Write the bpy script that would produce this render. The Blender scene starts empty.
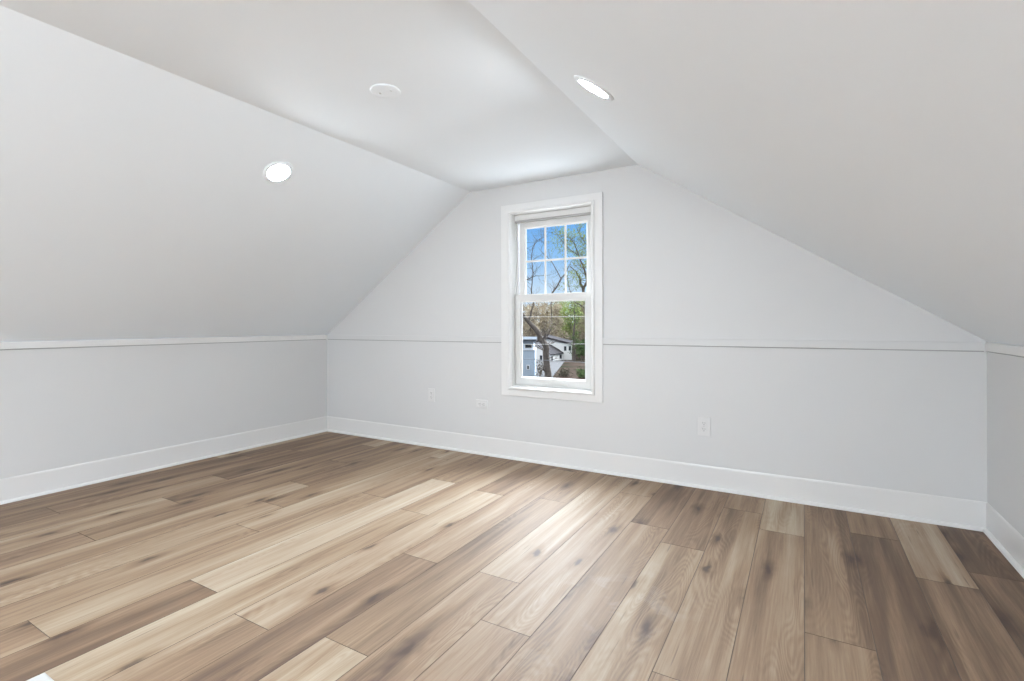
import bpy, bmesh, math, random
from mathutils import Vector, Matrix

S = bpy.context.scene
COL = S.collection

# ------------------------------------------------------------------ camera
CAM_H = 1.06
cam_data = bpy.data.cameras.new('camera')
cam = bpy.data.objects.new('camera', cam_data)
COL.objects.link(cam)
YAW, ROLL = 0.5252, -0.0024
fwd = Vector((-math.sin(YAW), math.cos(YAW), 0))
rt = Vector((math.cos(YAW), math.sin(YAW), 0))
up = Vector((0, 0, 1))
rt, up = rt * math.cos(ROLL) + up * math.sin(ROLL), up * math.cos(ROLL) - rt * math.sin(ROLL)
cam.matrix_world = Matrix(((rt.x, up.x, -fwd.x, 0), (rt.y, up.y, -fwd.y, 0),
                           (rt.z, up.z, -fwd.z, CAM_H), (0, 0, 0, 1)))
cam_data.sensor_width = 36
cam_data.lens = 502.94 / 1024 * 36
cam_data.shift_y = -15.787 / 1024
cam_data.clip_start = 0.02
cam_data.clip_end = 2000
S.camera = cam

# ------------------------------------------------------------------ view, sky, lamps
S.view_settings.view_transform = 'Standard'
S.view_settings.look = 'None'
S.view_settings.exposure = 0.0
S.view_settings.gamma = 1.0
S.view_settings.use_curve_mapping = False
S.cycles.diffuse_bounces = 8
S.cycles.max_bounces = 16
S.cycles.transparent_max_bounces = 16

LAMP = 240.0          # radiance of a downlight lens
GLOBE = 400.0          # radiance of the fill globe added unseen behind the viewer
SKY_HIGH = 2.7        # overcast high in the sky
SKY_FILL_PATCH = 36.0    # bright sky patch added above the window view to wash the floor

W = bpy.data.worlds.new('sky')
S.world = W
W.use_nodes = True
nt = W.node_tree
nt.nodes.clear()
def N(nt, typ, **kw):
    n = nt.nodes.new(typ)
    for k, v in kw.items():
        if k == 'inp':
            for a, b in v.items():
                n.inputs[a].default_value = b
        else:
            setattr(n, k, v)
    return n
def ramp(node, stops):
    r = node.color_ramp
    while len(r.elements) > 1:
        r.elements.remove(r.elements[-1])
    r.elements[0].position, r.elements[0].color = stops[0][0], (*stops[0][1], 1)
    for p, c in stops[1:]:
        e = r.elements.new(p)
        e.color = (*c, 1)
L = nt.links.new
tc = N(nt, 'ShaderNodeTexCoord')
sep = N(nt, 'ShaderNodeSeparateXYZ')
L(tc.outputs['Generated'], sep.inputs[0])
cr = N(nt, 'ShaderNodeValToRGB')
ramp(cr, [(0.0, (0.70, 0.82, 0.98)), (0.07, (0.60, 0.78, 0.98)), (0.13, (0.33, 0.60, 0.96)), (0.20, (0.16, 0.44, 0.91)),
          (0.27, (0.4, 0.62, 1.0)), (0.36, (1.0, 1.0, 1.0))])
L(sep.outputs['Z'], cr.inputs[0])
st = N(nt, 'ShaderNodeMapRange', interpolation_type='SMOOTHSTEP')
st.inputs['From Min'].default_value = 0.20
st.inputs['From Max'].default_value = 0.42
st.inputs['To Min'].default_value = 1.0
st.inputs['To Max'].default_value = SKY_HIGH
L(sep.outputs['Z'], st.inputs['Value'])
def wm(op, x, y):
    n = N(nt, 'ShaderNodeMath', operation=op)
    for i, v in enumerate((x, y)):
        if isinstance(v, (int, float)): n.inputs[i].default_value = v
        else: L(v, n.inputs[i])
    return n.outputs[0]
def wr(v, a, b, c, d):
    n = N(nt, 'ShaderNodeMapRange', interpolation_type='SMOOTHSTEP', inp={'From Min': a, 'From Max': b, 'To Min': c, 'To Max': d})
    L(v, n.inputs['Value'])
    return n.outputs[0]
# added sky glow: one wide bright patch to light the room, above the part of the sky the window shows
hd = wm('ADD', wm('MULTIPLY', sep.outputs['X'], -0.35), wm('MULTIPLY', sep.outputs['Y'], 0.937))
hl = wm('SQRT', wm('SUBTRACT', 1.0, wm('MULTIPLY', sep.outputs['Z'], sep.outputs['Z'])), 0.0)
az = wr(wm('DIVIDE', hd, wm('MAXIMUM', hl, 0.01)), 0.30, 0.85, 0.0, 1.0)
el = wm('MULTIPLY', wr(sep.outputs['Z'], 0.20, 0.30, 0.0, 1.0), wr(sep.outputs['Z'], 0.80, 0.97, 1.0, 0.0))
patch = wm('MULTIPLY', wm('MULTIPLY', az, el), SKY_FILL_PATCH)
total = wm('ADD', st.outputs[0], patch)
mxw = N(nt, 'ShaderNodeMix', data_type='RGBA')
L(wm('MULTIPLY', az, el), mxw.inputs[0]); L(cr.outputs[0], mxw.inputs[6]); mxw.inputs[7].default_value = (0.89, 0.97, 1.07, 1)
bg = N(nt, 'ShaderNodeBackground')
L(mxw.outputs[2], bg.inputs['Color'])
L(total, bg.inputs['Strength'])
wo = N(nt, 'ShaderNodeOutputWorld')
L(bg.outputs[0], wo.inputs[0])

# ------------------------------------------------------------------ materials
def new_mat(name):
    m = bpy.data.materials.new(name)
    m.use_nodes = True
    return m, m.node_tree, m.node_tree.nodes['Principled BSDF']
def simple(name, col, rough=0.5, metal=0.0, bump=0.0, bscale=200.0, vary=0.0, vscale=4.0, spec=0.5):
    m, t, b = new_mat(name)
    b.inputs['Base Color'].default_value = (*col, 1)
    b.inputs['Roughness'].default_value = rough
    b.inputs['Metallic'].default_value = metal
    b.inputs['Specular IOR Level'].default_value = spec
    g = N(t, 'ShaderNodeTexCoord')
    if vary:
        n = N(t, 'ShaderNodeTexNoise', inp={'Scale': vscale, 'Detail': 4.0})
        t.links.new(g.outputs['Object'], n.inputs['Vector'])
        mr = N(t, 'ShaderNodeMapRange', inp={'From Min': 0.3, 'From Max': 0.7, 'To Min': 1 - vary, 'To Max': 1 + vary})
        t.links.new(n.outputs['Fac'], mr.inputs['Value'])
        h = N(t, 'ShaderNodeHueSaturation', inp={'Color': (*col, 1)})
        t.links.new(mr.outputs[0], h.inputs['Value'])
        t.links.new(h.outputs[0], b.inputs['Base Color'])
    if bump:
        n = N(t, 'ShaderNodeTexNoise', inp={'Scale': bscale, 'Detail': 2.0})
        t.links.new(g.outputs['Object'], n.inputs['Vector'])
        bp = N(t, 'ShaderNodeBump', inp={'Strength': bump, 'Distance': 0.002})
        t.links.new(n.outputs['Fac'], bp.inputs['Height'])
        t.links.new(bp.outputs[0], b.inputs['Normal'])
    return m

def matte(*a, **k):
    k.setdefault('spec', 0.0)
    return simple(*a, **k)
M = {}
M['wall'] = simple('wall_paint', (0.648, 0.648, 0.645), 0.55, bump=0.06, bscale=160, spec=0.3)
M['ceil'] = simple('ceiling_paint', (0.862, 0.908, 0.948), 0.7, bump=0.06, bscale=130, spec=0.2)
M['trim'] = simple('trim_paint', (0.735, 0.73, 0.72), 0.32)
M['vinyl'] = simple('window_vinyl', (0.66, 0.655, 0.64), 0.35)
M['plastic'] = simple('white_plastic', (0.685, 0.682, 0.675), 0.35)
M['ceil_plastic'] = simple('white_ceiling_plastic', (0.862, 0.908, 0.948), 0.75)
M['slot'] = simple('socket_slot', (0.04, 0.04, 0.04), 0.6)
M['screw'] = simple('painted_screw', (0.5, 0.5, 0.49), 0.4)
M['metal_white'] = simple('white_enamel', (0.56, 0.56, 0.55), 0.55)
M['dark'] = simple('dark_duct', (0.03, 0.03, 0.03), 0.7)
M['gasket'] = simple('window_track', (0.38, 0.37, 0.36), 0.5)

def lens_mat():
    m, t, b = new_mat('downlight_lens')
    b.inputs['Base Color'].default_value = (0.9, 0.9, 0.9, 1)
    b.inputs['Emission Color'].default_value = (0.90, 0.985, 1.06, 1)
    b.inputs['Emission Strength'].default_value = LAMP
    return m
M['lens'] = lens_mat()
def globe_mat():
    m, t, b = new_mat('fill_globe_glow')
    b.inputs['Base Color'].default_value = (0.9, 0.9, 0.9, 1)
    b.inputs['Emission Color'].default_value = (0.90, 0.985, 1.07, 1)
    b.inputs['Emission Strength'].default_value = GLOBE
    return m
M['globe_glow'] = globe_mat()

def glass_mat():
    m, t, b = new_mat('window_glass')
    t.nodes.remove(b)
    out = t.nodes['Material Output']
    tr = N(t, 'ShaderNodeBsdfTransparent', inp={'Color': (0.97, 0.98, 0.98, 1)})
    gl = N(t, 'ShaderNodeBsdfGlossy', inp={'Roughness': 0.15})
    fr = N(t, 'ShaderNodeFresnel', inp={'IOR': 1.03})
    mx = N(t, 'ShaderNodeMixShader')
    t.links.new(fr.outputs[0], mx.inputs[0])
    t.links.new(tr.outputs[0], mx.inputs[1])
    t.links.new(gl.outputs[0], mx.inputs[2])
    t.links.new(mx.outputs[0], out.inputs[0])
    return m
M['glass'] = glass_mat()

def plank_mat():
    m, t, b = new_mat('oak_plank')
    K = t.links.new
    def math_(op, a, bb=None, clamp=False):
        n = N(t, 'ShaderNodeMath', operation=op, use_clamp=clamp)
        for i, v in enumerate((a, bb)):
            if v is None: continue
            if isinstance(v, (int, float)): n.inputs[i].default_value = v
            else: K(v, n.inputs[i])
        return n.outputs[0]
    def mrange(v, a, bb, c, d, smooth=False):
        n = N(t, 'ShaderNodeMapRange', inp={'From Min': a, 'From Max': bb, 'To Min': c, 'To Max': d})
        if smooth: n.interpolation_type = 'SMOOTHSTEP'
        K(v, n.inputs['Value'])
        return n.outputs[0]
    def mixc(fac, a, bb, mode='MIX'):
        n = N(t, 'ShaderNodeMix', data_type='RGBA', blend_type=mode)
        for i, v in ((0, fac), (6, a), (7, bb)):
            if isinstance(v, (int, float)): n.inputs[i].default_value = v
            elif isinstance(v, tuple): n.inputs[i].default_value = (*v, 1)
            else: K(v, n.inputs[i])
        return n.outputs[2]
    g = N(t, 'ShaderNodeTexCoord')
    a = N(t, 'ShaderNodeVertexColor', layer_name='plank')
    asep = N(t, 'ShaderNodeSeparateColor')
    K(a.outputs['Color'], asep.inputs[0])
    tone, seed, pink = asep.outputs[0], asep.outputs[1], asep.outputs[2]
    xyz = N(t, 'ShaderNodeSeparateXYZ')
    K(g.outputs['Object'], xyz.inputs[0])
    zz = math_('MULTIPLY', seed, 91.0)
    def noise(sx, sy, detail=3.0, dist=0.0, extra=0.0, rough=0.55):
        c = N(t, 'ShaderNodeCombineXYZ')
        K(math_('MULTIPLY', xyz.outputs[0], sx), c.inputs[0])
        K(math_('MULTIPLY', xyz.outputs[1], sy), c.inputs[1])
        K(math_('ADD', zz, extra), c.inputs[2])
        n = N(t, 'ShaderNodeTexNoise', inp={'Scale': 1.0, 'Detail': detail, 'Distortion': dist, 'Roughness': rough})
        K(c.outputs[0], n.inputs['Vector'])
        return n.outputs['Fac']
    broad = noise(11.0, 0.75, 2.0, 0.4)
    streak = noise(34.0, 1.1, 2.0, 0.5, 7.0)
    fine = noise(150.0, 5.0, 4.0, 0.2, 13.0, 0.65)
    # cathedral figure: contour lines of a slow field
    field = noise(7.5, 0.9, 1.0, 0.3, 21.0)
    rings = math_('SINE', math_('MULTIPLY', field, 230.0))
    rings = mrange(rings, -1, 1, 0, 1)
    figmask = mrange(noise(7.0, 1.1, 1.0, 0.0, 33.0), 0.48, 0.62, 0.0, 1.0, True)
    # knots
    kc = N(t, 'ShaderNodeCombineXYZ')
    wob = noise(14.0, 9.0, 2.0, 0.0, 3.0)
    K(math_('ADD', math_('ADD', math_('MULTIPLY', xyz.outputs[0], 6.0), math_('MULTIPLY', wob, 0.35)), zz), kc.inputs[0])
    K(math_('ADD', math_('MULTIPLY', xyz.outputs[1], 1.9), math_('MULTIPLY', zz, 1.7)), kc.inputs[1])
    K(zz, kc.inputs[2])
    vo = N(t, 'ShaderNodeTexVoronoi', voronoi_dimensions='2D', inp={'Scale': 1.0, 'Randomness': 1.0})
    K(kc.outputs[0], vo.inputs['Vector'])
    vs = N(t, 'ShaderNodeSeparateColor')
    K(vo.outputs['Color'], vs.inputs[0])
    pick = mrange(vs.outputs[0], 0.55, 0.60, 0.0, 1.0)
    knot = math_('MULTIPLY', mrange(vo.outputs['Distance'], 0.03, 0.105, 1.0, 0.0, True), pick)
    halo = math_('MULTIPLY', mrange(vo.outputs['Distance'], 0.03, 0.27, 1.0, 0.0, True), pick)
    v = math_('ADD', math_('ADD', tone, 0.04), math_('MULTIPLY', math_('SUBTRACT', broad, 0.5), 0.85))
    v = math_('ADD', v, math_('MULTIPLY', math_('SUBTRACT', streak, 0.5), 0.38))
    v = math_('ADD', v, math_('MULTIPLY', math_('SUBTRACT', fine, 0.5), 0.42))
    v = math_('SUBTRACT', v, math_('MULTIPLY', math_('MULTIPLY', rings, figmask), 0.10))
    v = math_('SUBTRACT', v, math_('MULTIPLY', halo, 0.22))
    cr = N(t, 'ShaderNodeValToRGB')
    ramp(cr, [(0.0, (0.072, 0.039, 0.022)), (0.25, (0.145, 0.088, 0.051)), (0.5, (0.275, 0.183, 0.110)),
              (0.75, (0.395, 0.308, 0.214)), (1.0, (0.49, 0.42, 0.325))])
    K(v, cr.inputs[0])
    c = mixc(math_('MULTIPLY', pink, 0.35), cr.outputs[0], (0.86, 0.80, 0.82), 'MULTIPLY')
    crack = math_('MULTIPLY', mrange(noise(85.0, 3.2, 1.0, 0.3, 41.0), 0.66, 0.74, 0.0, 1.0, True), mrange(noise(9.0, 1.6, 1.0, 0.0, 51.0), 0.5, 0.62, 0.0, 1.0, True))
    c = mixc(math_('MULTIPLY', crack, 0.45), c, (0.07, 0.042, 0.028))
    c = mixc(math_('MULTIPLY', knot, 0.78), c, (0.05, 0.028, 0.018))
    # dried cleaning film in patches near the middle of the room
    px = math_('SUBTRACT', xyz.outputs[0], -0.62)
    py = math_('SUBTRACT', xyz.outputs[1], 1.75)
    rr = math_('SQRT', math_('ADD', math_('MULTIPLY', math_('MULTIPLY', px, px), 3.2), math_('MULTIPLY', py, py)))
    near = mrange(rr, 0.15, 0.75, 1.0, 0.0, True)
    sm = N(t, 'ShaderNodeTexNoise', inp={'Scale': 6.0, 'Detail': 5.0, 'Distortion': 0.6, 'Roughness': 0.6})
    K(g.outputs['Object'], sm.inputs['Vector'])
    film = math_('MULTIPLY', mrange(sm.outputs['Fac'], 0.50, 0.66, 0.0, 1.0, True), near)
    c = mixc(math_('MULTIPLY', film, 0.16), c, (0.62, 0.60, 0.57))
    K(c, b.inputs['Base Color'])
    r = math_('ADD', 0.55, math_('MULTIPLY', fine, 0.12))
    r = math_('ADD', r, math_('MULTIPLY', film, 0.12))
    K(r, b.inputs['Roughness'])
    b.inputs['Specular IOR Level'].default_value = 0.68
    bp = N(t, 'ShaderNodeBump', inp={'Strength': 0.12, 'Distance': 0.001})
    K(fine, bp.inputs['Height'])
    K(bp.outputs[0], b.inputs['Normal'])
    return m
M['plank'] = plank_mat()
M['groove'] = simple('plank_bevel', (0.075, 0.05, 0.035), 0.5)

# ------------------------------------------------------------------ helpers
def link_mesh(name, verts, faces, mats, parent=None, smooth=False):
    me = bpy.data.meshes.new(name)
    me.from_pydata([tuple(v) for v in verts], [], faces)
    me.update()
    o = bpy.data.objects.new(name, me)
    COL.objects.link(o)
    for m in (mats if isinstance(mats, (list, tuple)) else [mats]):
        me.materials.append(m)
    if smooth:
        for p in me.polygons: p.use_smooth = True
    if parent: o.parent = parent
    return o
def from_bm(name, bm, mats, parent=None, smooth=False, loc=None):
    me = bpy.data.meshes.new(name)
    bmesh.ops.recalc_face_normals(bm, faces=bm.faces)
    bm.to_mesh(me)
    bm.free()
    o = bpy.data.objects.new(name, me)
    COL.objects.link(o)
    for m in (mats if isinstance(mats, (list, tuple)) else [mats]):
        me.materials.append(m)
    if smooth:
        for p in me.polygons: p.use_smooth = True
    if parent: o.parent = parent
    if loc: o.location = loc
    return o
def empty(name, loc=(0, 0, 0), rot=(0, 0, 0), parent=None):
    o = bpy.data.objects.new(name, None)
    COL.objects.link(o)
    o.location, o.rotation_euler = loc, rot
    o.empty_display_size = 0.1
    if parent: o.parent = parent
    return o
def tag(o, label, cat, group=None, kind=None):
    o['label'], o['category'] = label, cat
    if group: o['group'] = group
    if kind: o['kind'] = kind
    return o
def struct(o, label, cat):
    return tag(o, label, cat, kind='structure')
def box(bm, lo, hi, bevel=0.0, mi=0):
    r = bmesh.ops.create_cube(bm, size=1.0)
    vs = r['verts']
    for v in vs:
        v.co = Vector([(lo[i] + hi[i]) / 2 + v.co[i] * (hi[i] - lo[i]) for i in range(3)])
    fs = set(f for v in vs for f in v.link_faces)
    for f in fs: f.material_index = mi
    if bevel:
        es = list({e for v in vs for e in v.link_edges})
        bmesh.ops.bevel(bm, geom=es, offset=bevel, segments=2, affect='EDGES', profile=0.6)
def prism(bm, poly, off):
    """poly: list of points; extruded by vector off"""
    off = Vector(off)
    a = [bm.verts.new(p) for p in poly]
    b_ = [bm.verts.new(Vector(p) + off) for p in poly]
    n = len(poly)
    bm.faces.new(a); bm.faces.new(list(reversed(b_)))
    for i in range(n):
        j = (i + 1) % n
        bm.faces.new((a[i], b_[i], b_[j], a[j]))
def profile_run(bm, prof, p0, p1, out, m0=0.0, m1=0.0):
    """run a moulding profile [(outward, height)] from p0 to p1; out = outward unit; m0,m1 = mitre factor"""
    p0, p1, out = Vector(p0), Vector(p1), Vector(out)
    d = (p1 - p0).normalized()
    a = [bm.verts.new(p0 + out * q + Vector((0, 0, h)) + d * q * m0) for q, h in prof]
    b_ = [bm.verts.new(p1 + out * q + Vector((0, 0, h)) - d * q * m1) for q, h in prof]
    n = len(prof)
    bm.faces.new(a); bm.faces.new(list(reversed(b_)))
    for i in range(n):
        j = (i + 1) % n
        bm.faces.new((a[i], b_[i], b_[j], a[j]))
def rect_frame(bm, x0, x1, z0, z1, prof, kz=1.0):
    """mitred frame in the xz plane; prof = closed loop of (inset from outer edge, y)"""
    rings = []
    for ins, y in prof:
        rings.append([bm.verts.new((x, y, z)) for x, z in
                      ((x0 + ins, z0 + ins * kz), (x1 - ins, z0 + ins * kz), (x1 - ins, z1 - ins * kz), (x0 + ins, z1 - ins * kz))])
    n = len(prof)
    for k in range(n):
        A, B = rings[k], rings[(k + 1) % n]
        for i in range(4):
            j = (i + 1) % 4
            bm.faces.new((A[i], A[j], B[j], B[i]))
def lathe(bm, prof, seg=48, mi=0, cap0=True, cap1=True):
    """prof list of (r, z) about local z"""
    rings = []
    for r, z in prof:
        rings.append([bm.verts.new((r * math.cos(2 * math.pi * i / seg), r * math.sin(2 * math.pi * i / seg), z)) for i in range(seg)])
    for k in range(len(prof) - 1):
        for i in range(seg):
            j = (i + 1) % seg
            f = bm.faces.new((rings[k][i], rings[k][j], rings[k + 1][j], rings[k + 1][i])); f.material_index = mi
    if cap0: bm.faces.new(list(reversed(rings[0]))).material_index = mi
    if cap1: bm.faces.new(rings[-1]).material_index = mi

# ------------------------------------------------------------------ room shell
D, XL, XR = 3.4454, -4.147, 0.819
ZK, ZS, ZC = 0.9205, 0.9635, 2.1639         # trim underside, foot of slope, flat ceiling
XA, XB = -2.3894, -0.987                    # creases
YR = -3.4                                   # wall behind the camera
T = 0.12
WX0, WX1, WZ0, WZ1 = -1.998, -1.332, 0.575, 1.934   # rough opening

# floor: planks laid along y
def floor_mesh():
    rnd = random.Random(11)
    pw, L_ = 0.2015, 1.585
    known = {2: 2.665, 1: 3.07, 0: 2.000, -1: 2.893, -2: 1.543, -3: 2.482, -4: 2.655, -5: 1.507, -6: 1.797, -7: 1.16,
             -8: 1.766, -9: 1.087, -10: 2.185, -11: 1.139, -12: 0.690, -13: 1.582, -14: 1.865, -15: 2.20, -16: 1.115,
             -17: 1.60, -18: 2.015, -19: 1.175, -20: 2.45, 3: 1.25, 4: 2.1}
    # tone of a plank: (row, index from the known joint)
    tones = {(4, 0): .25, (4, -1): .25, (3, 0): .22, (3, -1): .24, (3, 1): .24, (2, 0): .62, (2, -1): .30, (1, 0): .42, (1, -1): .22, (0, 0): .38, (0, -1): .42,
             (-1, 0): .64, (-1, -1): .40, (-2, 0): .46, (-2, -1): .55, (-2, 1): .38, (-3, 0): .40, (-3, -1): .50, (-4, 0): .36, (-4, -1): .52,
             (-5, 0): .55, (-5, -1): .50, (-5, 1): .45, (-6, 0): .56, (-6, -1): .42, (-7, 0): .42, (-7, -1): .66, (-7, 1): .45, (-8, 0): .52, (-8, -1): .32,
             (-9, 0): .62, (-9, -1): .50, (-9, 1): .42, (-10, 0): .52, (-10, -1): .54, (-11, 0): .76, (-11, -1): .30, (-11, 1): .42,
             (-12, 0): .50, (-12, -1): .48, (-12, 1): .46, (-13, 0): .56, (-13, -1): .52, (-14, 0): .46, (-14, -1): .50,
             (-15, 0): .40, (-15, -1): .54, (-16, 0): .40, (-16, -1): .50, (-17, 0): .36, (-17, -1): .52,
             (-18, 0): .26, (-18, -1): .48, (-19, 0): .34, (-19, -1): .34, (-20, 0): .30, (-20, -1): .32}
    verts, faces, mi, cols = [], [], [], []
    c, dz = 0.0012, 0.0012
    x_lo, x_hi, y_lo, y_hi = XL, XR, YR, D
    for r in range(-21, 5):
        a, b_ = 0.001 + pw * r, 0.001 + pw * (r + 1)
        a, b_ = max(a, x_lo), min(b_, x_hi)
        if b_ - a < 0.004: continue
        y0 = known.get(r, rnd.uniform(0, L_))
        for k in range(-6, 3):
            ya, yb = max(y0 + k * L_, y_lo), min(y0 + (k + 1) * L_, y_hi)
            if yb - ya < 0.01: continue
            tone = tones.get((r, k), rnd.uniform(.3, .65))
            seed, pink = rnd.random(), rnd.random()
            n = len(verts)
            verts += [(a, ya, -dz), (b_, ya, -dz), (b_, yb, -dz), (a, yb, -dz),
                      (a + c, ya + c, 0), (b_ - c, ya + c, 0), (b_ - c, yb - c, 0), (a + c, yb - c, 0)]
            for f, m_ in (((4, 5, 6, 7), 0), ((0, 1, 5, 4), 1), ((1, 2, 6, 5), 1), ((2, 3, 7, 6), 1), ((3, 0, 4, 7), 1)):
                faces.append(tuple(n + i for i in f)); mi.append(m_); cols.append((tone, seed, pink, 1))
    # underside slab
    n = len(verts)
    z0 = -0.05
    verts += [(x_lo, y_lo, z0), (x_hi, y_lo, z0), (x_hi, y_hi, z0), (x_lo, y_hi, z0),
              (x_lo, y_lo, -0.004), (x_hi, y_lo, -0.004), (x_hi, y_hi, -0.004), (x_lo, y_hi, -0.004)]
    for f in ((3, 2, 1, 0), (4, 5, 6, 7), (0, 1, 5, 4), (1, 2, 6, 5), (2, 3, 7, 6), (3, 0, 4, 7)):
        faces.append(tuple(n + i for i in f)); mi.append(1); cols.append((.3, .5, .5, 1))
    o = link_mesh('floor', verts, faces, [M['plank'], M['groove']])
    me = o.data
    at = me.color_attributes.new('plank', 'FLOAT_COLOR', 'CORNER')
    for p in me.polygons:
        p.material_index = mi[p.index]
        for li in p.loop_indices:
            at.data[li].color = cols[p.index]
    return o
struct(floor_mesh(), 'wide oak plank floor running towards the window wall', 'floor')

# gable wall with the window opening
def gable(name, y, th, hole):
    bm = bmesh.new()
    zf = -0.05
    def zt(x):
        if x <= XA: return ZS + (ZC - ZS) * (x - XL) / (XA - XL)
        if x >= XB: return ZS + (ZC - ZS) * (XR - x) / (XR - XB)
        return ZC
    cache = {}
    def V(x, z):
        k = (round(x, 5), round(z, 5))
        if k not in cache: cache[k] = bm.verts.new((x, y, z))
        return cache[k]
    if hole:
        x0, x1, z0, z1 = hole
        bm.faces.new([V(XL, zf), V(x0, zf), V(x0, z0), V(x0, z1), V(x0, zt(x0)), V(XA, ZC), V(XL, ZS)])
        bm.faces.new([V(x1, zf), V(XR, zf), V(XR, ZS), V(XB, ZC), V(x1, zt(x1)), V(x1, z1), V(x1, z0)])
        bm.faces.new([V(x0, zf), V(x1, zf), V(x1, z0), V(x0, z0)])
        bm.faces.new([V(x0, z1), V(x1, z1), V(x1, zt(x1)), V(x0, zt(x0))])
    else:
        bm.faces.new([V(XL, zf), V(XR, zf), V(XR, ZS), V(XB, ZC), V(XA, ZC), V(XL, ZS)])
    r = bmesh.ops.extrude_face_region(bm, geom=bm.faces[:])
    for v in r['geom']:
        if isinstance(v, bmesh.types.BMVert): v.co.y += th
    return from_bm(name, bm, M['wall'])
struct(gable('wall_back', D, 0.14, (WX0, WX1, WZ0, WZ1)), 'white gable end wall around the window', 'wall')
struct(gable('wall_front', YR, -T, None), 'white gable end wall behind the viewer', 'wall')
bm = bmesh.new(); box(bm, (XL - T, YR - T, -0.05), (XL, D + 0.14, ZS))
struct(from_bm('wall_left', bm, M['wall']), 'white low knee wall on the left', 'wall')
bm = bmesh.new(); box(bm, (XR, YR - T, -0.05), (XR + T, D + 0.14, ZS))
struct(from_bm('wall_right', bm, M['wall']), 'white low knee wall at the right edge', 'wall')
# flat ceiling and the two slopes, each a slab
ny0, ny1 = YR - T, D + 0.14
bm = bmesh.new(); prism(bm, [(XA, ny0, ZC), (XB, ny0, ZC), (XB, ny0, ZC + T), (XA, ny0, ZC + T)], (0, ny1 - ny0, 0))
struct(from_bm('ceiling', bm, M['ceil']), 'flat white strip of ceiling between the two slopes', 'ceiling')
nl = Vector((-(ZC - ZS), 0, XA - XL)).normalized()
nr = Vector(((ZC - ZS), 0, XR - XB)).normalized()
def slope(name, x0, z0, x1, z1, n):
    bm = bmesh.new()
    a, b_ = Vector((x0, ny0, z0)), Vector((x1, ny0, z1))
    prism(bm, [a, b_, b_ + Vector((0, 0, T)), a + Vector((n.x * 0.02, 0, T))], (0, ny1 - ny0, 0))
    return from_bm(name, bm, M['ceil'])
struct(slope('ceiling_left', XL, ZS, XA, ZC, nl), 'white sloped ceiling rising from the left knee wall', 'ceiling')
struct(slope('ceiling_right', XR, ZS, XB, ZC, nr), 'white sloped ceiling rising from the right knee wall', 'ceiling')

# baseboards with shoe moulding
BB = [(0, 0), (0.014, 0), (0.014, 0.138), (0.012, 0.146), (0.007, 0.1505), (0, 0.1515)]
SH = [(0, 0), (0.016, 0), (0.0155, 0.007), (0.012, 0.013), (0.006, 0.0165), (0, 0.0175)]
def baseboard(name, p0, p1, out, label):
    bm = bmesh.new()
    profile_run(bm, BB, p0, p1, out, 1, 1)
    o = struct(from_bm(name, bm, M['trim']), label, 'baseboard')
    bm = bmesh.new()
    q0, q1, n = Vector(p0), Vector(p1), Vector(out) * 0.014
    d = (q1 - q0).normalized() * 0.014
    profile_run(bm, SH, q0 + n + d, q1 + n - d, out, 1, 1)
    from_bm('shoe_molding', bm, M['trim'], o)
    return o
baseboard('baseboard_left', (XL, YR, 0), (XL, D, 0), (1, 0, 0), 'tall white baseboard along the left knee wall')
baseboard('baseboard_back', (XL, D, 0), (XR, D, 0), (0, -1, 0), 'tall white baseboard along the window wall')
baseboard('baseboard_right', (XR, D, 0), (XR, YR, 0), (-1, 0, 0), 'tall white baseboard along the right knee wall')
baseboard('baseboard_front', (XR, YR, 0), (XL, YR, 0), (0, 1, 0), 'tall white baseboard on the wall behind the viewer')

# flat band trim at the top of the knee walls and across the gable wall
def band(name, p0, p1, out, label, th=0.011, m0=1, m1=1, h=ZS - ZK, mat='trim', top=0.006):
    bm = bmesh.new()
    profile_run(bm, [(0, 0), (th - 0.001, 0), (th, 0.001), (th, h - top), (th - min(th, top) * .8, h - 0.001), (0, h)], p0, p1, out, m0, m1)
    return struct(from_bm(name, bm, M[mat]), label, 'trim')
CX0, CX1, CZ0, CZ1 = -2.086, -1.240, 0.500, 2.006      # casing outer edge
band('trim_1', (XL, YR, ZK), (XL, D, ZK), (1, 0, 0), 'white flat trim strip atop the left knee wall', 0.017)
band('trim_2', (XL, D, ZK), (CX0, D, ZK), (0, -1, 0), 'thin white trim strip on the gable wall left of the window', 0.016, 1, 0, mat='wall', top=0.001)
band('trim_3', (CX1, D, ZK), (XR, D, ZK), (0, -1, 0), 'thin white trim strip on the gable wall right of the window', 0.016, 0, 1, mat='wall', top=0.001)
band('trim_4', (XR, D, ZK), (XR, YR, ZK), (-1, 0, 0), 'white flat trim strip atop the right knee wall', 0.017)

# thin lower wall panels; a narrow gap is left under the trim strips
PT, PZ = 0.009, ZK - 0.006
def panel(wall, poly, off):
    bm = bmesh.new(); prism(bm, poly, off)
    from_bm('lower_panel', bm, M['wall'], bpy.data.objects[wall])
a0, a1, zc0 = CX0 + .03, CX1 - .03, CZ0 + .03
panel('wall_back', [(XL, D, .01), (XR, D, .01), (XR, D, PZ), (a1, D, PZ), (a1, D, zc0), (a0, D, zc0), (a0, D, PZ), (XL, D, PZ)], (0, -PT, 0))
panel('wall_left', [(XL, YR, .01), (XL, D, .01), (XL, D, PZ), (XL, YR, PZ)], (PT, 0, 0))
panel('wall_right', [(XR, YR, .01), (XR, D, .01), (XR, D, PZ), (XR, YR, PZ)], (-PT, 0, 0))

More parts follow.
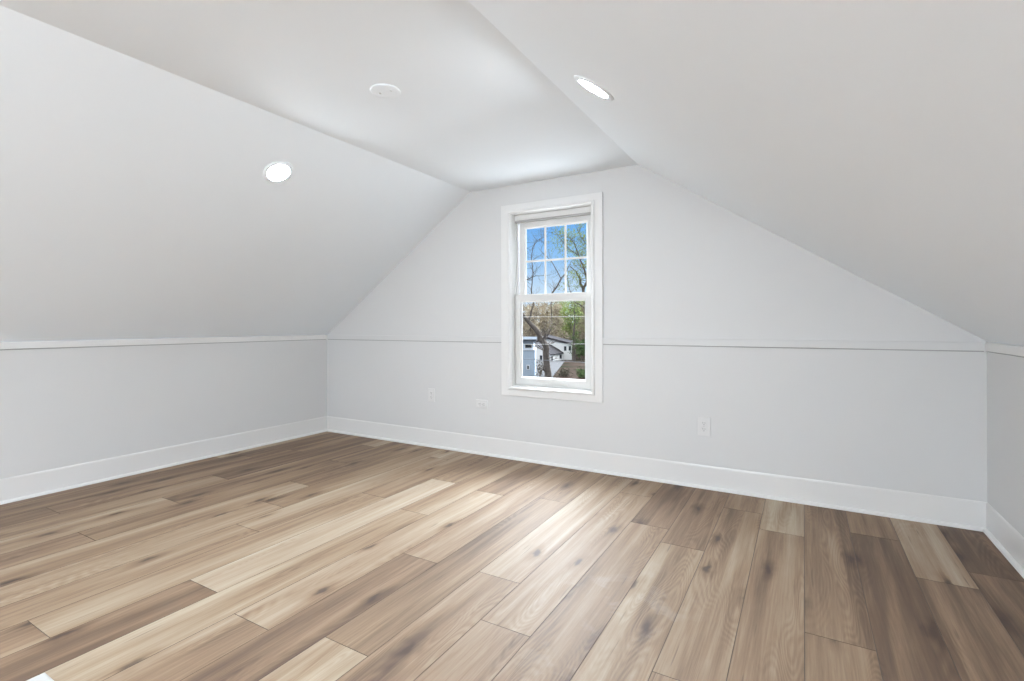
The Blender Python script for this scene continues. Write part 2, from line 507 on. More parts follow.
M['shade_line'] = simple('shade_line_grey', (0.36, 0.36, 0.355), 0.9)  # grey that paints in the shadow line below the trim
def shade_line(parent, lo, hi):
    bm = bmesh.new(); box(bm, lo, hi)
    o = from_bm('painted_shade_line', bm, M['shade_line'], bpy.data.objects[parent]); o['label'] = 'narrow grey strip painting the shade under the trim strip'
shade_line('trim_2', (XL + .02, D - .0075, PZ), (CX0, D, ZK)); shade_line('trim_3', (CX1, D - .0075, PZ), (XR - .02, D, ZK))
shade_line('trim_1', (XL, YR, PZ), (XL + .0075, D - .02, ZK)); shade_line('trim_4', (XR - .0075, YR, PZ), (XR, D - .02, ZK))

# ------------------------------------------------------------------ window
win = struct(empty('window_1', (0, D, 0)), 'white double-hung window with six panes in its upper sash', 'window')
bm = bmesh.new()
rect_frame(bm, CX0, CX1, CZ0, CZ1, [(0, 0), (0, -0.016), (0.002, -0.018), (0.060, -0.018), (0.0605, -0.024), (0.064, -0.028), (0.076, -0.030),
                                     (0.084, -0.025), (0.088, -0.016), (0.088, 0)], 0.81)
from_bm('casing', bm, M['trim'], win)
JX0, JX1, JZ0, JZ1 = CX0 + 0.079, CX1 - 0.079, CZ0 + 0.079, CZ1 - 0.062
bm = bmesh.new()
rect_frame(bm, WX0 - .015, WX1 + .015, WZ0 - .015, WZ1 + .015, [(0, 0.001), (0.018, 0.001), (0.018, 0.052), (0.020, 0.052), (0.020, 0.14), (0, 0.14)])
from_bm('jamb', bm, M['vinyl'], win)
IX0, IX1, IZ0, IZ1 = WX0 + .005, WX1 - .005, WZ0 + .005, WZ1 - .005
# sloped sill and track lips
bm = bmesh.new()
prism(bm, [(IX0, 0.0, IZ0), (IX0, 0.14, IZ0), (IX0, 0.14, IZ0 - 0.004), (IX0, 0.0, IZ0 - 0.004)], (IX1 - IX0, 0, 0))
from_bm('sill', bm, M['vinyl'], win)
for sx, nm in ((IX0, 1), (IX1, -1)):
    bm = bmesh.new()
    box(bm, (min(sx, sx + nm * .007), 0.082, IZ0), (max(sx, sx + nm * .007), 0.087, IZ1))
    box(bm, (min(sx, sx + nm * .004), 0.087, 1.26), (max(sx, sx + nm * .004), 0.124, IZ1 - .001), mi=1)
    from_bm('track', bm, [M['vinyl'], M['gasket']], win)
bm = bmesh.new(); box(bm, (IX0, 0.040, IZ1 - 0.040), (IX1, 0.124, IZ1)); box(bm, (IX0, 0.046, IZ1 - 0.052), (IX1, 0.110, IZ1 - .0405), mi=1)
from_bm('head_stop', bm, [M['vinyl'], M['gasket']], win)

def sash(name, x0, x1, z0, z1, y0, y1, st, rt_, rb, lip=0.012):
    bm = bmesh.new()
    f = [(x0, z0), (x1, z0), (x1, z1), (x0, z1)]
    g_ = [(x0 + st, z0 + rb), (x1 - st, z0 + rb), (x1 - st, z1 - rt_), (x0 + st, z1 - rt_)]
    h = [(x0 + st + lip, z0 + rb + lip), (x1 - st - lip, z0 + rb + lip), (x1 - st - lip, z1 - rt_ - lip), (x0 + st + lip, z1 - rt_ - lip)]
    ym = (y0 + y1) / 2
    rings = [[bm.verts.new((x, y, z)) for x, z in loop] for loop, y in
             ((f, y1), (f, y0 + .002), ([(x0 + .002, z0 + .002), (x1 - .002, z0 + .002), (x1 - .002, z1 - .002), (x0 + .002, z1 - .002)], y0),
              (g_, y0), (h, ym - .004), (h, ym + .004), (g_, y1))]
    for k in range(len(rings)):
        A, B = rings[k], rings[(k + 1) % len(rings)]
        for i in range(4):
            j = (i + 1) % 4
            bm.faces.new((A[i], A[j], B[j], B[i]))
    o = from_bm(name, bm, M['vinyl'], win)
    bm = bmesh.new()
    hx0, hz0, hx1, hz1 = h[0][0], h[0][1], h[2][0], h[2][1]
    box(bm, (hx0 - .004, ym - .002, hz0 - .004), (hx1 + .004, ym + .002, hz1 + .004))
    from_bm('pane', bm, M['glass'], o)
    return o, (hx0, hz0, hx1, hz1), ym
upper, hu, yu = sash('upper_sash', IX0 + .018, IX1 - .018, 1.262, IZ1 - .050, 0.089, 0.122, 0.040, 0.042, 0.03)
lower, hl, yl = sash('lower_sash', IX0 + .001, IX1 - .012, IZ0 + .001, 1.300, 0.046, 0.082, 0.042, 0.050, 0.055, 0.013)
gw, gh = hu[2] - hu[0], hu[3] - hu[1]
for k in (1, 2):
    bm = bmesh.new()
    xx = hu[0] + gw * k / 3
    box(bm, (xx - .008, yu - .007, hu[1]), (xx + .008, yu - .0025, hu[3]), 0.0015)
    from_bm('muntin', bm, M['vinyl'], upper)
bm = bmesh.new()
zz_ = hu[1] + gh * 0.5
box(bm, (hu[0], yu - .0065, zz_ - .008), (hu[2], yu - .003, zz_ + .008), 0.0015)
from_bm('muntin', bm, M['vinyl'], upper)
bm = bmesh.new()   # finger lift along the bottom rail
prism(bm, [(IX0 + .2, .046, IZ0 + .026), (IX0 + .2, .038, IZ0 + .026), (IX0 + .2, .038, IZ0 + .022), (IX0 + .2, .046, IZ0 + .02)], (IX1 - IX0 - .4, 0, 0))
from_bm('finger_lift', bm, M['vinyl'], lower)

# ------------------------------------------------------------------ lamps and ceiling fittings
def downlight(loc, n, label):
    n = -Vector(n)                               # into the room
    rot = n.to_track_quat('Z', 'Y').to_euler()
    t_ = tag(empty('recessed_downlight', loc, rot), label, 'ceiling light', 'recessed downlights in the sloped ceilings')
    bm = bmesh.new()
    lathe(bm, [(0.0625, 0.0005), (0.0632, 0.0045), (0.067, 0.0062), (0.080, 0.0060), (0.0865, 0.0040), (0.088, 0.0)], 56, cap0=False, cap1=False)
    from_bm('trim_ring', bm, M['ceil_plastic'], t_, True)
    bm = bmesh.new()
    lathe(bm, [(0.0628, 0.0030), (0.058, 0.0036), (0.045, 0.0042), (0.025, 0.0045), (0.0005, 0.0046)], 56, cap0=True)
    o = from_bm('lens', bm, M['lens'], t_, True)
    o['label'] = 'glowing white lens'
    return t_
def on_left(x, y): return (x, y, ZS + (ZC - ZS) * (x - XL) / (XA - XL))
def on_right(x, y): return (x, y, ZS + (ZC - ZS) * (XR - x) / (XR - XB))
downlight(on_left(-2.682, 1.880), nl, 'lit round downlight on the left slope, above the low knee wall')
downlight(on_right(-0.694, 1.829), nr, 'lit round downlight on the right slope, next to the ceiling crease')
for y in (-0.3, -2.4):  # extra unseen downlights, added to brighten the room
    downlight(on_left(-2.678, y), nl, 'round downlight added for fill light further back, out of view')
    downlight(on_right(-0.697, y), nr, 'round downlight added for fill light further back, out of view')

gl_ = tag(empty('fill_globe', (-1.0, -2.9, ZC)), 'white globe added as fill light under the flat ceiling, out of view', 'fill light')  # unseen globe added as fill light from behind
bm = bmesh.new(); lathe(bm, [(0.06, 0.0), (0.06, -0.012), (0.045, -0.025), (0.008, -0.028), (0.0005, -0.03)], 40)
from_bm('fill_globe_canopy', bm, M['metal_white'], gl_, True)
bm = bmesh.new(); lathe(bm, [(0.007, -0.02), (0.007, -0.50)], 16)
from_bm('fill_globe_rod', bm, M['metal_white'], gl_, True)
bm = bmesh.new(); bmesh.ops.create_uvsphere(bm, u_segments=48, v_segments=24, radius=0.13)
for v in bm.verts: v.co.z -= 0.62
from_bm('fill_globe_ball', bm, M['globe_glow'], gl_, True)

cp = tag(empty('ceiling_cover_plate', (-1.702, 1.752, ZC), (math.pi, 0, 0)), 'flat round white cover plate on the flat ceiling strip', 'cover plate')
bm = bmesh.new()
lathe(bm, [(0.070, 0.0), (0.070, 0.0025), (0.0685, 0.0050), (0.065, 0.0062), (0.04, 0.0068), (0.0005, 0.0070)], 56)
from_bm('plate', bm, M['ceil_plastic'], cp, True)
for sx, sy in ((-0.030, 0.004), (0.030, -0.004)):
    bm = bmesh.new()
    lathe(bm, [(0.0055, 0.006), (0.0055, 0.0080), (0.004, 0.0092), (0.0005, 0.0095)], 20)
    for v in bm.verts: v.co += Vector((sx, sy, 0))
    from_bm('screw', bm, M['screw'], cp, True)

# ------------------------------------------------------------------ wall outlets
def outlet(x, z, label, w, h, horizontal=False, slots=True):
    t_ = tag(empty('wall_outlet', (x, D - PT, z), (0, math.pi / 2 if horizontal else 0, 0)), label, 'outlet', 'power outlets on the window wall')
    bm = bmesh.new()
    rect_frame(bm, -w / 2, w / 2, -h / 2, h / 2, [(0, 0), (0, -.005), (.002, -.0062), (.010, -.0064), (w / 2 - .0172, -.0064), (w / 2 - .0172, 0)])
    o = from_bm('cover_plate', bm, M['plastic'], t_)
    for s in (-1, 1):
        bm = bmesh.new()
        zc = s * 0.0195
        box(bm, (-.0172, -.0072, zc - .0145), (.0172, 0, zc + .0145), 0.003)
        f = from_bm('receptacle', bm, M['plastic'], t_)
        bm = bmesh.new()
        box(bm, (-.0075, -.0076, zc + .000), (-.0052, -.0066, zc + .009))
        box(bm, (.0052, -.0076, zc + .001), (.0075, -.0066, zc + .008))
        lathe(bm, [(.0026, .0066), (.0026, .0076)], 16)
        for v in [v for v in bm.verts][-32:]:
            v.co = Vector((v.co.x, -v.co.z, zc - .007 + v.co.y))
        from_bm('slot', bm, M['slot'], f)
    # bridge and screw between the two sockets
    e_ = h / 2 - w / 2 + .0173
    for za, zb_ in ((-.0052, .0052), (.0338, e_), (-e_, -.0338)):
        bm = bmesh.new(); box(bm, (-.0172, -.0061, za), (.0172, 0, zb_))
        from_bm('plate_web', bm, M['plastic'], t_)
    bm = bmesh.new(); lathe(bm, [(.003, .0062), (.003, .0070), (.0005, .0074)], 16)
    for v in bm.verts: v.co = Vector((v.co.x, -v.co.z, v.co.y))
    from_bm('screw', bm, M['screw'], t_)
    return t_
outlet(-0.557, 0.399, 'upright white outlet to the right of the window', 0.078, 0.121)
outlet(-2.276, 0.411, 'white outlet mounted sideways just left of the window', 0.070, 0.114, True)
outlet(-2.800, 0.449, 'upright white outlet furthest left on the window wall', 0.070, 0.114)

# floor register, its corner just in view
fr_ = tag(empty('floor_register', (-1.936, 0.612 - .17, 0)), 'white floor vent cover at the lower left edge of the picture', 'floor vent')
bm = bmesh.new()
w_, l_ = 0.14, 0.34
vs = []
rings = []
for ins, z in ((0, 0.0), (0, 0.0015), (0.006, 0.0055), (0.034, 0.0055), (0.034, 0.001)):
    rings.append([bm.verts.new((sx * (w_ / 2 - ins), sy * (l_ / 2 - ins), z)) for sx, sy in ((-1, -1), (1, -1), (1, 1), (-1, 1))])
for k in range(4):
    for i in range(4):
        j = (i + 1) % 4
        bm.faces.new((rings[k][i], rings[k][j], rings[k + 1][j], rings[k + 1][i]))
from_bm('frame', bm, M['metal_white'], fr_)
bm = bmesh.new(); box(bm, (-w_ / 2 + .033, -l_ / 2 + .033, .0004), (w_ / 2 - .033, l_ / 2 - .033, .001))
from_bm('opening', bm, M['dark'], fr_)
bm = bmesh.new()
k = -l_ / 2 + .038
while k < l_ / 2 - .042:
    box(bm, (-w_ / 2 + .034, k, .001), (w_ / 2 - .034, k + .006, .005)); k += .014
from_bm('louvers', bm, M['metal_white'], fr_)

# ------------------------------------------------------------------ outdoors, in a frame looking out through the window
AZ = YAW - math.atan((553 - 512) / 502.94)
EF = Vector((-math.sin(AZ), math.cos(AZ), 0))
ER = Vector((math.cos(AZ), math.sin(AZ), 0))
def P(r, d, z): return EF * d + ER * r + Vector((0, 0, z))
def px(u, v, d):
    s = d / 502.94
    return P((u - 553) * s, d, CAM_H - (v - 324.8) * s)
OUT_ROT = (0, 0, AZ)

def ground_z(d):
    if d < 100: return -9.5 - (100 - d) * 0.004
    if d < 212: return -9.5 - (d - 100) * 0.038
    return -13.76 + (d - 212) * 0.13
m_g, t, b = new_mat('hill_ground')
g = N(t, 'ShaderNodeTexCoord')
n1 = N(t, 'ShaderNodeTexNoise', inp={'Scale': 0.09, 'Detail': 5.0})
n2 = N(t, 'ShaderNodeTexNoise', inp={'Scale': 0.8, 'Detail': 4.0})
t.links.new(g.outputs['Object'], n1.inputs['Vector']); t.links.new(g.outputs['Object'], n2.inputs['Vector'])
c1 = N(t, 'ShaderNodeValToRGB'); ramp(c1, [(0.35, (0.013, 0.015, 0.010)), (0.5, (0.026, 0.020, 0.0165)), (0.65, (0.036, 0.027, 0.0225))])
t.links.new(n1.outputs['Fac'], c1.inputs[0])
hs = N(t, 'ShaderNodeHueSaturation'); mr = N(t, 'ShaderNodeMapRange', inp={'From Min': .3, 'From Max': .7, 'To Min': .6, 'To Max': 1.4})
t.links.new(n2.outputs['Fac'], mr.inputs['Value']); t.links.new(mr.outputs[0], hs.inputs['Value']); t.links.new(c1.outputs[0], hs.inputs['Color'])
t.links.new(hs.outputs[0], b.inputs['Base Color']); b.inputs['Roughness'].default_value = 0.95; b.inputs['Specular IOR Level'].default_value = 0.0
ds = [6, 40, 80, 100, 130, 160, 190, 212, 240, 280, 330]
rs = list(range(-200, 201, 20))
verts = [P(r, d, ground_z(d)) for d in ds for r in rs]
faces = []
for i in range(len(ds) - 1):
    for j in range(len(rs) - 1):
        q = i * len(rs) + j
        faces.append((q, q + 1, q + len(rs) + 1, q + len(rs)))
struct(link_mesh('ground', verts, faces, m_g), 'brown hillside ground outside, below the houses', 'ground')
M['concrete'] = matte('pale_concrete', (0.065, 0.065, 0.067), 0.9, vary=0.06, vscale=0.4)
bm = bmesh.new()
pts = [(-3.8, 99), (-0.3, 99), (0.3, 110), (4.6, 197), (-16, 197), (-8, 130)]
prism(bm, [P(r, d, ground_z(d) + .02) for r, d in pts], (0, 0, 0.08))
struct(from_bm('path', bm, M['concrete']), 'pale driveway leading down to the white house', 'path')

M['white_siding'] = matte('white_siding', (0.78, 0.78, 0.78), 0.7)
M['blue_siding'] = matte('blue_siding', (0.36, 0.43, 0.51), 0.7, vary=0.03)
M['pale_siding'] = matte('pale_blue_siding', (0.52, 0.60, 0.70), 0.7)
M['shingle'] = matte('grey_shingle', (0.055, 0.053, 0.057), 0.9, vary=0.15, vscale=1.5)
M['fascia'] = matte('white_fascia', (0.62, 0.64, 0.67), 0.6)
M['dark_glass'] = matte('house_window_glass', (0.04, 0.045, 0.05), 0.3)

def house_window(parent, o, e1, nrm, w, h):
    """frame and pane on a wall: o = centre, e1 = along the wall, nrm = outward"""
    def quadbox(bm, cx, cz, hw, hh, d0, d1):
        ps = [o + e1 * (cx + sx * hw) + Vector((0, 0, cz + sz * hh)) + nrm * d0 for sx, sz in ((-1, -1), (1, -1), (1, 1), (-1, 1))]
        prism(bm, ps, nrm * (d1 - d0))
    fb = bmesh.new()
    t2 = 0.16
    quadbox(fb, 0, h / 2 + t2 / 2, w / 2 + t2, t2 / 2, -.02, .08); quadbox(fb, 0, -h / 2 - t2 / 2, w / 2 + t2, t2 / 2, -.02, .08)
    quadbox(fb, w / 2 + t2 / 2, 0, t2 / 2, h / 2, -.02, .08); quadbox(fb, -w / 2 - t2 / 2, 0, t2 / 2, h / 2, -.02, .08)
    f = from_bm('window', fb, M['fascia'], parent)
    pb = bmesh.new(); quadbox(pb, 0, 0, w / 2, h / 2, -.02, .04)
    from_bm('pane', pb, M['dark_glass'], f)

# added pale slab bouncing daylight onto the ceiling, unseen, close under the window
M['bounce_pale'] = matte('pale_bounce', (0.62, 0.62, 0.61), 0.9, vary=0.05, vscale=1.0)
bm = bmesh.new(); box(bm, (-5.2, D + 0.2, -1.75), (1.6, D + 4.6, -1.55))
struct(from_bm('bounce_slab', bm, M['bounce_pale']), 'pale slab added to bounce daylight onto the ceiling, hidden under the window sill', 'roof')

# white house: a gabled wing set cornerwise and a taller block behind
hb = P(0, 205, ground_z(205))
house = tag(empty('house', hb), 'white sided house with grey roof beyond the leaning trunk', 'house')
INV = Matrix.Translation(-hb)
def hpart(name, bm, mat, parent=house, inv=None):
    bm.transform(INV if inv is None else inv)
    return from_bm(name, bm, mat, parent)
th_ = math.radians(65)
A_ = ER * math.cos(th_) + EF * math.sin(th_)
B_ = -ER * math.sin(th_) + EF * math.cos(th_)
C0 = P(-1.15, 200, 0)
La, Lb, ZB, ZE, ZR = 12.3, 13.6, -14.2, -10.75, -6.4
def hv(a, b2, z): return C0 + A_ * a + B_ * b2 + Vector((0, 0, z))
bm = bmesh.new()
prism(bm, [hv(0, 0, ZB), hv(0, Lb, ZB), hv(0, Lb, ZE), hv(0, Lb / 2, ZR), hv(0, 0, ZE)], A_ * La)
hpart('wing_wall', bm, M['white_siding'])
bm = bmesh.new()
ov, tk = 0.5, 0.3
sl = (ZR - ZE) / (Lb / 2)
for s0 in (0, 1):
    e0 = -ov if s0 == 0 else Lb + ov
    p1, p2 = hv(-ov, e0, ZE - ov * sl + .05), hv(-ov, Lb / 2, ZR + .05)
    prism(bm, [p1, p2, p2 + Vector((0, 0, tk)), p1 + Vector((0, 0, tk))], A_ * (La + ov))
hpart('wing_roof', bm, M['shingle'])
bm = bmesh.new()
k0 = P(-2.4, 212, 0); bw = 10.3
prism(bm, [k0 + Vector((0, 0, -15)), k0 + ER * bw + Vector((0, 0, -15)), k0 + ER * bw + Vector((0, 0, -7.5)), k0 + Vector((0, 0, -4.9)), k0 - ER * 7 + Vector((0, 0, -7.2)), k0 - ER * 7 + Vector((0, 0, -15))], EF * 11)
hpart('block_wall', bm, M['white_siding'])
bm = bmesh.new()
q0 = k0 - EF * .6
prism(bm, [q0 + Vector((0, 0, -4.9)), q0 + ER * (bw + .5) + Vector((0, 0, -7.63)), q0 + ER * (bw + .5) + Vector((0, 0, -6.85)), q0 + Vector((0, 0, -4.1)), q0 - ER * 7.5 + Vector((0, 0, -6.6)), q0 - ER * 7.5 + Vector((0, 0, -7.38))], EF * 12 + Vector((0, 0, 0.9)))
hpart('block_roof', bm, M['shingle'])
bm = bmesh.new(); 
prism(bm, [hv(-.05, -.05, ZB - .6), hv(-.05, Lb, ZB - .6), hv(-.05, Lb, ZB + .5), hv(-.05, -.05, ZB + .5)], A_ * (La + .1))
hpart('foundation', bm, matte('foundation_grey', (0.25, 0.25, 0.27), 0.9))
def hwin(o, e1, nrm, w, h):
    house_window(house, o - hb, e1, nrm, w, h)
hwin(P((565 - 553) * .4215, 212, CAM_H - (348.6 - 324.8) * .4215), ER, -EF, .9, 1.8)
hwin(P((569.7 - 553) * .4215, 212, CAM_H - (348.4 - 324.8) * .4215), ER, -EF, .9, 1.8)
hwin(hv(1.6, 0, -12.6), A_, -B_, 1.3, 2.0)
hwin(hv(10.0, 0, -12.2), A_, -B_, 2.0, 1.7)
hwin(hv(0, 4.0, -12.2), -B_, -A_, 1.0, 1.8)

# blue-grey house nearer on the left
h2b = P(-9, 105, ground_z(105))
h2 = tag(empty('house', h2b), 'blue-grey sided house at the left edge of the window view', 'house')
inv2 = Matrix.Translation(-h2b)
def bx_(bm, r0, r1, d0, d1, z0, z1):
    prism(bm, [P(r0, d0, z0), P(r1, d0, z0), P(r1, d0, z1), P(r0, d0, z1)], EF * (d1 - d0))
bm = bmesh.new(); bx_(bm, -16, -3.8, 105, 113, -10.2, -4.2); hpart('lower_wall', bm, M['blue_siding'], h2, inv2)
bm = bmesh.new(); bx_(bm, -16, -4.1, 105.1, 113, -4.2, -2.1); hpart('upper_wall', bm, M['pale_siding'], h2, inv2)
bm = bmesh.new(); bx_(bm, -16.2, -3.7, 104.85, 113.1, -4.3, -4.12); hpart('trim_band', bm, M['fascia'], h2, inv2)
bm = bmesh.new()
prism(bm, [P(-16.5, 104.3, -2.25), P(-16.5, 104.3, -2.0), P(-16.5, 113.5, -1.65), P(-16.5, 113.5, -1.9)], ER * 13.0)
hpart('roof', bm, matte('pale_metal_roof', (0.075, 0.084, 0.095), 0.6), h2, inv2)
bm = bmesh.new(); bx_(bm, -16.3, -3.6, 104.6, 105.2, -2.75, -2.25); hpart('eave_board', bm, matte('grey_eave', (0.22, 0.25, 0.29), 0.7), h2, inv2)
house_window(h2, P((528.4 - 553) * .2087, 105.1, CAM_H - (346.3 - 324.8) * .2087) - h2b, ER, -EF, 1.35, 0.75)
house_window(h2, P((528 - 553) * .2087, 105.0, CAM_H - (367.5 - 324.8) * .2087) - h2b, ER, -EF, .35, .7)

# trees
M['bark'] = matte('grey_brown_bark', (0.115, 0.10, 0.09), 0.95, vary=0.25, vscale=6)
M['bark_far'] = matte('brown_bark', (0.24, 0.19, 0.15), 0.95, vary=0.2, vscale=0.5)
M['leaf_green'] = matte('young_leaf', (0.25, 0.32, 0.11), 0.8, vary=0.3, vscale=0.6)
M['leaf_ever'] = matte('evergreen_leaf', (0.075, 0.11, 0.05), 0.8, vary=0.3, vscale=0.6)
M['leaf_bud'] = matte('brown_bud', (0.30, 0.262, 0.195), 0.9, vary=0.3, vscale=0.6)

class Tubes:
    def __init__(s): s.v, s.f = [], []
    def tube(s, pts, rad, n=5):
        base = len(s.v)
        for i, (p, r) in enumerate(zip(pts, rad)):
            d = (pts[min(i + 1, len(pts) - 1)] - pts[max(i - 1, 0)]).normalized()
            a = d.orthogonal().normalized(); b2 = d.cross(a)
            for k in range(n):
                an = 2 * math.pi * k / n
                s.v.append(p + (a * math.cos(an) + b2 * math.sin(an)) * r)
        for i in range(len(pts) - 1):
            for k in range(n):
                k2 = (k + 1) % n
                s.f.append((base + i * n + k, base + i * n + k2, base + (i + 1) * n + k2, base + (i + 1) * n + k))
        s.f.append(tuple(base + (len(pts) - 1) * n + k for k in range(n)))
    def grow(s, rnd, p, d, ln, r, lev, tips, kids=3, bend=0.35, upw=0.15, n=4):
        pts, rad = [p], [r]
        q, dd = p, d.normalized()
        segs = 4
        for i in range(segs):
            dd = (dd + Vector((rnd.gauss(0, 1), rnd.gauss(0, 1), rnd.gauss(0, 1))) * bend * .4 + Vector((0, 0, upw * .4))).normalized()
            q = q + dd * ln / segs
            pts.append(q); rad.append(r * (1 - .7 * (i + 1) / segs))
        s.tube(pts, rad, n if lev > 0 else 3)
        if lev == 0:
            tips.append((q, dd)); tips.append((pts[2], dd)); return
        for k in range(kids):
            i = rnd.randint(1, segs)
            az = Vector((rnd.gauss(0, 1), rnd.gauss(0, 1), rnd.gauss(0, .7) + .3)).normalized()
            nd = ((pts[i] - pts[i - 1]).normalized() + az * rnd.uniform(.6, 1.1)).normalized()
            s.grow(rnd, pts[i], nd, ln * rnd.uniform(.5, .75), max(rad[i] * .75, r * .3), lev - 1, tips, kids, bend, upw, n)
def leaves(rnd, tips, per, size, spread):
    v, f = [], []
    for p, d in tips:
        for _ in range(per):
            c = p + Vector((rnd.gauss(0, spread), rnd.gauss(0, spread), rnd.gauss(0, spread)))
            a = Vector((rnd.gauss(0, 1), rnd.gauss(0, 1), rnd.gauss(0, 1))).normalized()
            b2 = a.orthogonal().normalized()
            s_ = size * rnd.uniform(.6, 1.3)
            n = len(v)
            v += [c - a * s_, c + b2 * s_ * .5, c + a * s_, c - b2 * s_ * .5]
            f.append((n, n + 1, n + 2, n + 3))
    return v, f

def shaped_tree(label, base, paths, twigs, seed, lmat=None, lper=0, lsize=.1, lspread=.3, tw_len=2.0, tw_r=.02, lev=2, cat='tree', grp=None):
    """paths: lists of (point, radius) in world metres; twigs: chance count per path point"""
    rnd = random.Random(seed)
    T_ = Tubes(); tips = []
    for path, tw in zip(paths, twigs):
        pts, rad = [p for p, r in path], [r for p, r in path]
        # subdivide for a softer line
        P2, R2 = [], []
        for i in range(len(pts) - 1):
            for k in range(3):
                f = k / 3
                jit = Vector((rnd.gauss(0, 1), rnd.gauss(0, 1), rnd.gauss(0, 1))) * (rad[i] * .25 if k else 0)
                P2.append(pts[i].lerp(pts[i + 1], f) + jit); R2.append(rad[i] + (rad[i + 1] - rad[i]) * f)
        P2.append(pts[-1]); R2.append(rad[-1])
        T_.tube(P2, R2, 7)
        for i in range(1, len(P2)):
            for _ in range(tw):
                d = Vector((rnd.gauss(0, 1), rnd.gauss(0, 1), rnd.gauss(.3, .8)))
                T_.grow(rnd, P2[i], d, tw_len * rnd.uniform(.5, 1.2), max(tw_r, R2[i] * .25), lev, tips, 3, .5, .2, 4)
    root = tag(empty('tree', base), label, cat, grp)
    o = link_mesh('trunk', [v - base for v in T_.v], T_.f, M['bark'], root, True)
    if lmat:
        v, f = leaves(rnd, tips, lper, lsize, lspread)
        link_mesh('foliage', [q - base for q in v], f, lmat, root)
    return root
def path_px(d, pts):
    s = d / 502.94
    return [(px(u, v, d + (w[0] if w else 0)), r) for u, v, r, *w in pts]
D1 = 40
shaped_tree('near bare tree with a thick leaning trunk, in front of the houses', P(-.2, D1, ground_z(D1)), [
    path_px(D1, [(551, 458, .36), (549.5, 415, .31), (548, 373, .29), (545.8, 352, .26), (543.6, 342, .24), (537.5, 332, .20), (529, 322, .165), (520, 312, .12), (508, 292, .07)]),
    path_px(D1, [(529, 322, .10), (531, 313, .075), (533.8, 304, .06), (531.5, 290, .045), (533.4, 273, .035), (531.6, 258, .03), (533.2, 247, .025), (537, 241, .018), (543, 238, .012), (547, 232, .008)]),
    path_px(D1, [(543, 340, .045), (547, 333, .035), (552, 322, .032, 1), (551, 305, .045, 1), (552.5, 293, .07, 1), (557, 287, .06, 1), (561, 279, .05, 1), (566, 273, .03, 1), (571, 262, .015, 1)]),
    path_px(D1, [(561, 279, .04, 1), (553, 264, .03, 1), (548, 258, .022, 1), (541, 251, .012, 1)]),
    path_px(D1, [(532, 280, .035), (526, 280, .03), (536, 276, .025), (546, 276, .012)]),
], [1, 2, 1, 1, 1], 5, tw_len=1.3, tw_r=.012, lev=2)
D2 = 60
shaped_tree('taller tree with greening branches at the right of the window view', P(5.1, D2, ground_z(D2)), [
    path_px(D2, [(596, 412, .36), (595, 370, .30), (594, 345, .27), (592, 328, .25), (588, 308, .21), (583, 292, .17), (580, 280, .13), (576, 272, .09), (570, 267, .05)]),
    path_px(D2, [(583, 292, .16), (587, 281, .14), (584, 270, .11), (579, 257, .08), (575, 246, .05), (570, 238, .03)]),
    path_px(D2, [(587, 281, .12), (590, 262, .09), (587, 247, .06), (581, 238, .04), (577, 230, .02)]),
    path_px(D2, [(579, 257, .05), (570, 250, .04), (563, 243, .03), (558, 236, .015)]),
    path_px(D2, [(588, 312, .10), (581, 306, .07), (574, 302, .05), (569, 288, .04), (565, 270, .02)]),
], [0, 3, 3, 3, 2], 8, M['leaf_green'], 1, .10, .22, tw_len=1.7, tw_r=.016, lev=2)

# woods behind the houses: four prototypes, copied tree by tree
def wood_proto(seed, h, lmat, lper, lsize, lspread, kids=4):
    rnd = random.Random(seed)
    T_ = Tubes(); tips = []
    pts = [Vector((rnd.gauss(0, .15) * i, rnd.gauss(0, .15) * i, h * .75 * i / 6)) for i in range(7)]
    T_.tube(pts, [.32 - .04 * i for i in range(7)], 6)
    for i in range(1, 7):
        for _ in range(5):
            d = Vector((rnd.gauss(0, 1), rnd.gauss(0, 1), rnd.uniform(.4, 1.3)))
            T_.grow(rnd, pts[i], d, h * rnd.uniform(.13, .22), .14, 2, tips, kids, .4, .3, 3)
    v, f = leaves(rnd, tips, lper, lsize, lspread)
    root = empty('tree')
    link_mesh('trunk', T_.v, T_.f, M['bark_far'], root)
    link_mesh('foliage', v, f, lmat, root)
    return root
protos = [(wood_proto(21, 21, M['leaf_bud'], 4, .28, .6), 'bare brown tree in the woods behind the houses', 'bare brown trees behind the houses'),
          (wood_proto(22, 19, M['leaf_bud'], 4, .30, .6), 'bare brown tree in the woods behind the houses', 'bare brown trees behind the houses'),
          (wood_proto(23, 22, M['leaf_green'], 3, .34, .7), 'fresh green tree in the woods behind the white house', 'fresh green trees behind the houses')]
used = set()
rnd = random.Random(77)
spots = []
for row, (d, n, x0, x1) in enumerate(((231, 8, -42, 58), (244.5, 8, -36, 64), (258, 8, -44, 60), (271.5, 8, -38, 66), (285, 8, -46, 62))):
    for i in range(n):
        r = x0 + (x1 - x0) * (i + rnd.uniform(.42, .58)) / n
        u = 553 + r / d * 503
        green = (558 < u < 596 and row >= 1) or (rnd.random() < .10)
        spots.append((r, d + rnd.uniform(-.6, .6), 2 if green else rnd.randint(0, 1), (1.08, 1.03, .97, .91, .86)[row] * rnd.uniform(.96, 1.04), rnd.uniform(0, 6.28)))
for r, d, k, s_, rz in spots:
    src, lab, grp = protos[k]
    if k not in used:
        o = src; used.add(k)
    else:
        o = src.copy(); COL.objects.link(o)
        for ch in src.children:
            c = ch.copy(); COL.objects.link(c); c.parent = o
    o.location = P(r, d, ground_z(d) - .1); o.scale = (s_, s_, s_); o.rotation_euler = (0, 0, rz)
    tag(o, lab, 'tree', grp)

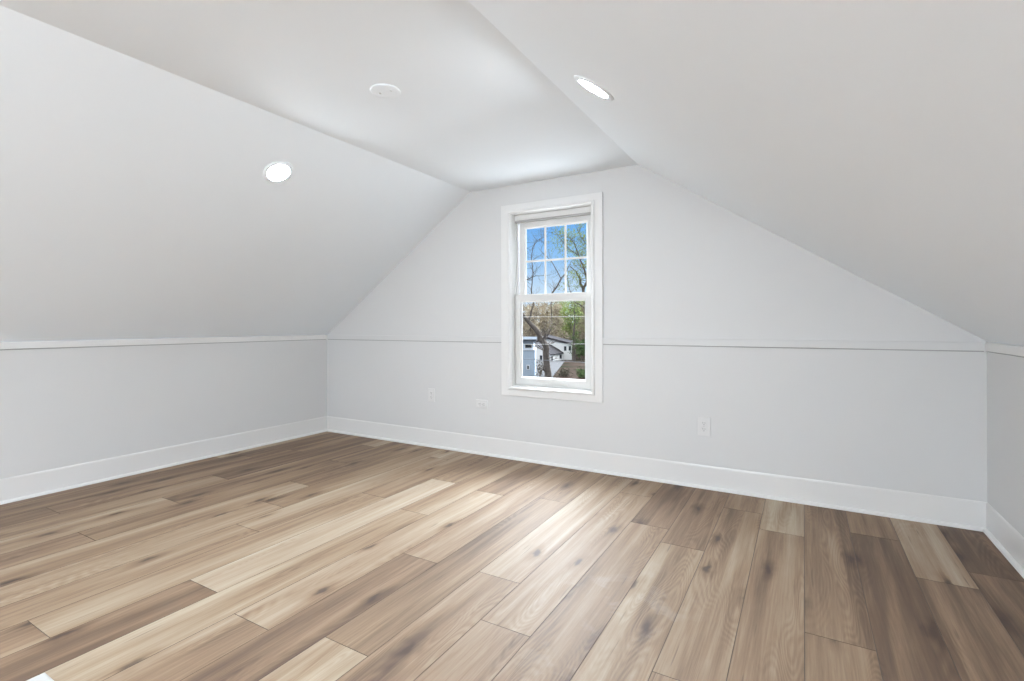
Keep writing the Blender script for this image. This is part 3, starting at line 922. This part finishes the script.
base_ = P(8.1, 196, ground_z(196) - .1)
shaped_tree('dark ivy covered trunk standing at the right end of the white house', base_, [
    [(base_, .55), (base_ + Vector((.1, 0, 5)), .5), (base_ + Vector((-.2, 0, 10)), .42), (base_ + Vector((.4, 0, 16)), .3), (base_ + Vector((.1, 0, 22)), .12)]],
    [2], 31, M['leaf_ever'], 2, .22, .35, tw_len=2.2, tw_r=.05, lev=2)
M['leaf_grey'] = matte('grey_brown_leaf', (0.085, 0.080, 0.062), 0.9, vary=0.3, vscale=0.6)
# evergreen clump and low shrubs
def shrub(label, r, d, h, w, lmat, seed, cat='shrub', per=3, grp=None, lsize=.16):
    rnd = random.Random(seed)
    T_ = Tubes(); tips = []
    for i in range(7):
        a = i * 2.4
        T_.grow(rnd, Vector((0, 0, 0)), Vector((math.cos(a) * w, math.sin(a) * w, h)), h * rnd.uniform(.6, .9), .05, 2, tips, 4, .35, .25, 3)
    v, f = leaves(rnd, tips, per, lsize, .25)
    root = tag(empty('shrub', P(r, d, ground_z(d) - .05)), label, cat, grp)
    link_mesh('stem', T_.v, T_.f, M['bark_far'], root)
    link_mesh('foliage', v, f, lmat, root)
    return root
shrub('tall dark evergreen thicket right of the white house', 11.5, 206, 6.5, 1.6, M['leaf_ever'], 3, per=6, lsize=.35)
shrub('dark evergreen bush right of the white house, at the far side of the thicket', 18.5, 210, 5.0, 1.8, M['leaf_ever'], 4, per=6, lsize=.35)
shrub('low grey-green shrub on the brown ground, nearest the window', 5.6, 101, 1.3, 2.6, M['leaf_ever'], 6)
shrub('low brown shrub beside the driveway', 2.2, 104, 1.3, 2.6, M['leaf_grey'], 7)
shrub('thin bare shrub beside the blue-grey house', -2.6, 103, 2.0, .8, M['leaf_grey'], 9, per=1)

# overhead cables
M['cable'] = matte('pale_cable', (0.72, 0.72, 0.70), 0.6)
M['cable_dark'] = matte('dark_cable', (0.20, 0.21, 0.23), 0.6)
def cable(label, d, v0, v1, r, mat):
    T_ = Tubes()
    pts = []
    s = d / 502.94
    for i in range(25):
        f = i / 24
        rr = -30 + 60 * f
        u = 553 + rr / s
        v = v0 + (v1 - v0) * (u - 520) / 66
        pts.append(P(rr, d, CAM_H - (v - 324.8) * s + ((f - .5) ** 2 - .0) * .9))
    T_.tube(pts, [r] * 25, 6)
    o = link_mesh('overhead_cable', T_.v, T_.f, mat, None, True)
    return tag(o, label, 'cable', 'overhead cables outside the window')
cable('pale overhead cable crossing the treetops, the uppermost of the cables', 30, 317.0, 317.0, .010, M['cable'])
cable('pale overhead cable crossing in front of the house roofs', 30, 344.6, 344.0, .009, M['cable'])
cable('dark overhead cable crossing below the house windows, lowest of the cables', 30, 359.0, 362.5, .014, M['cable_dark'])
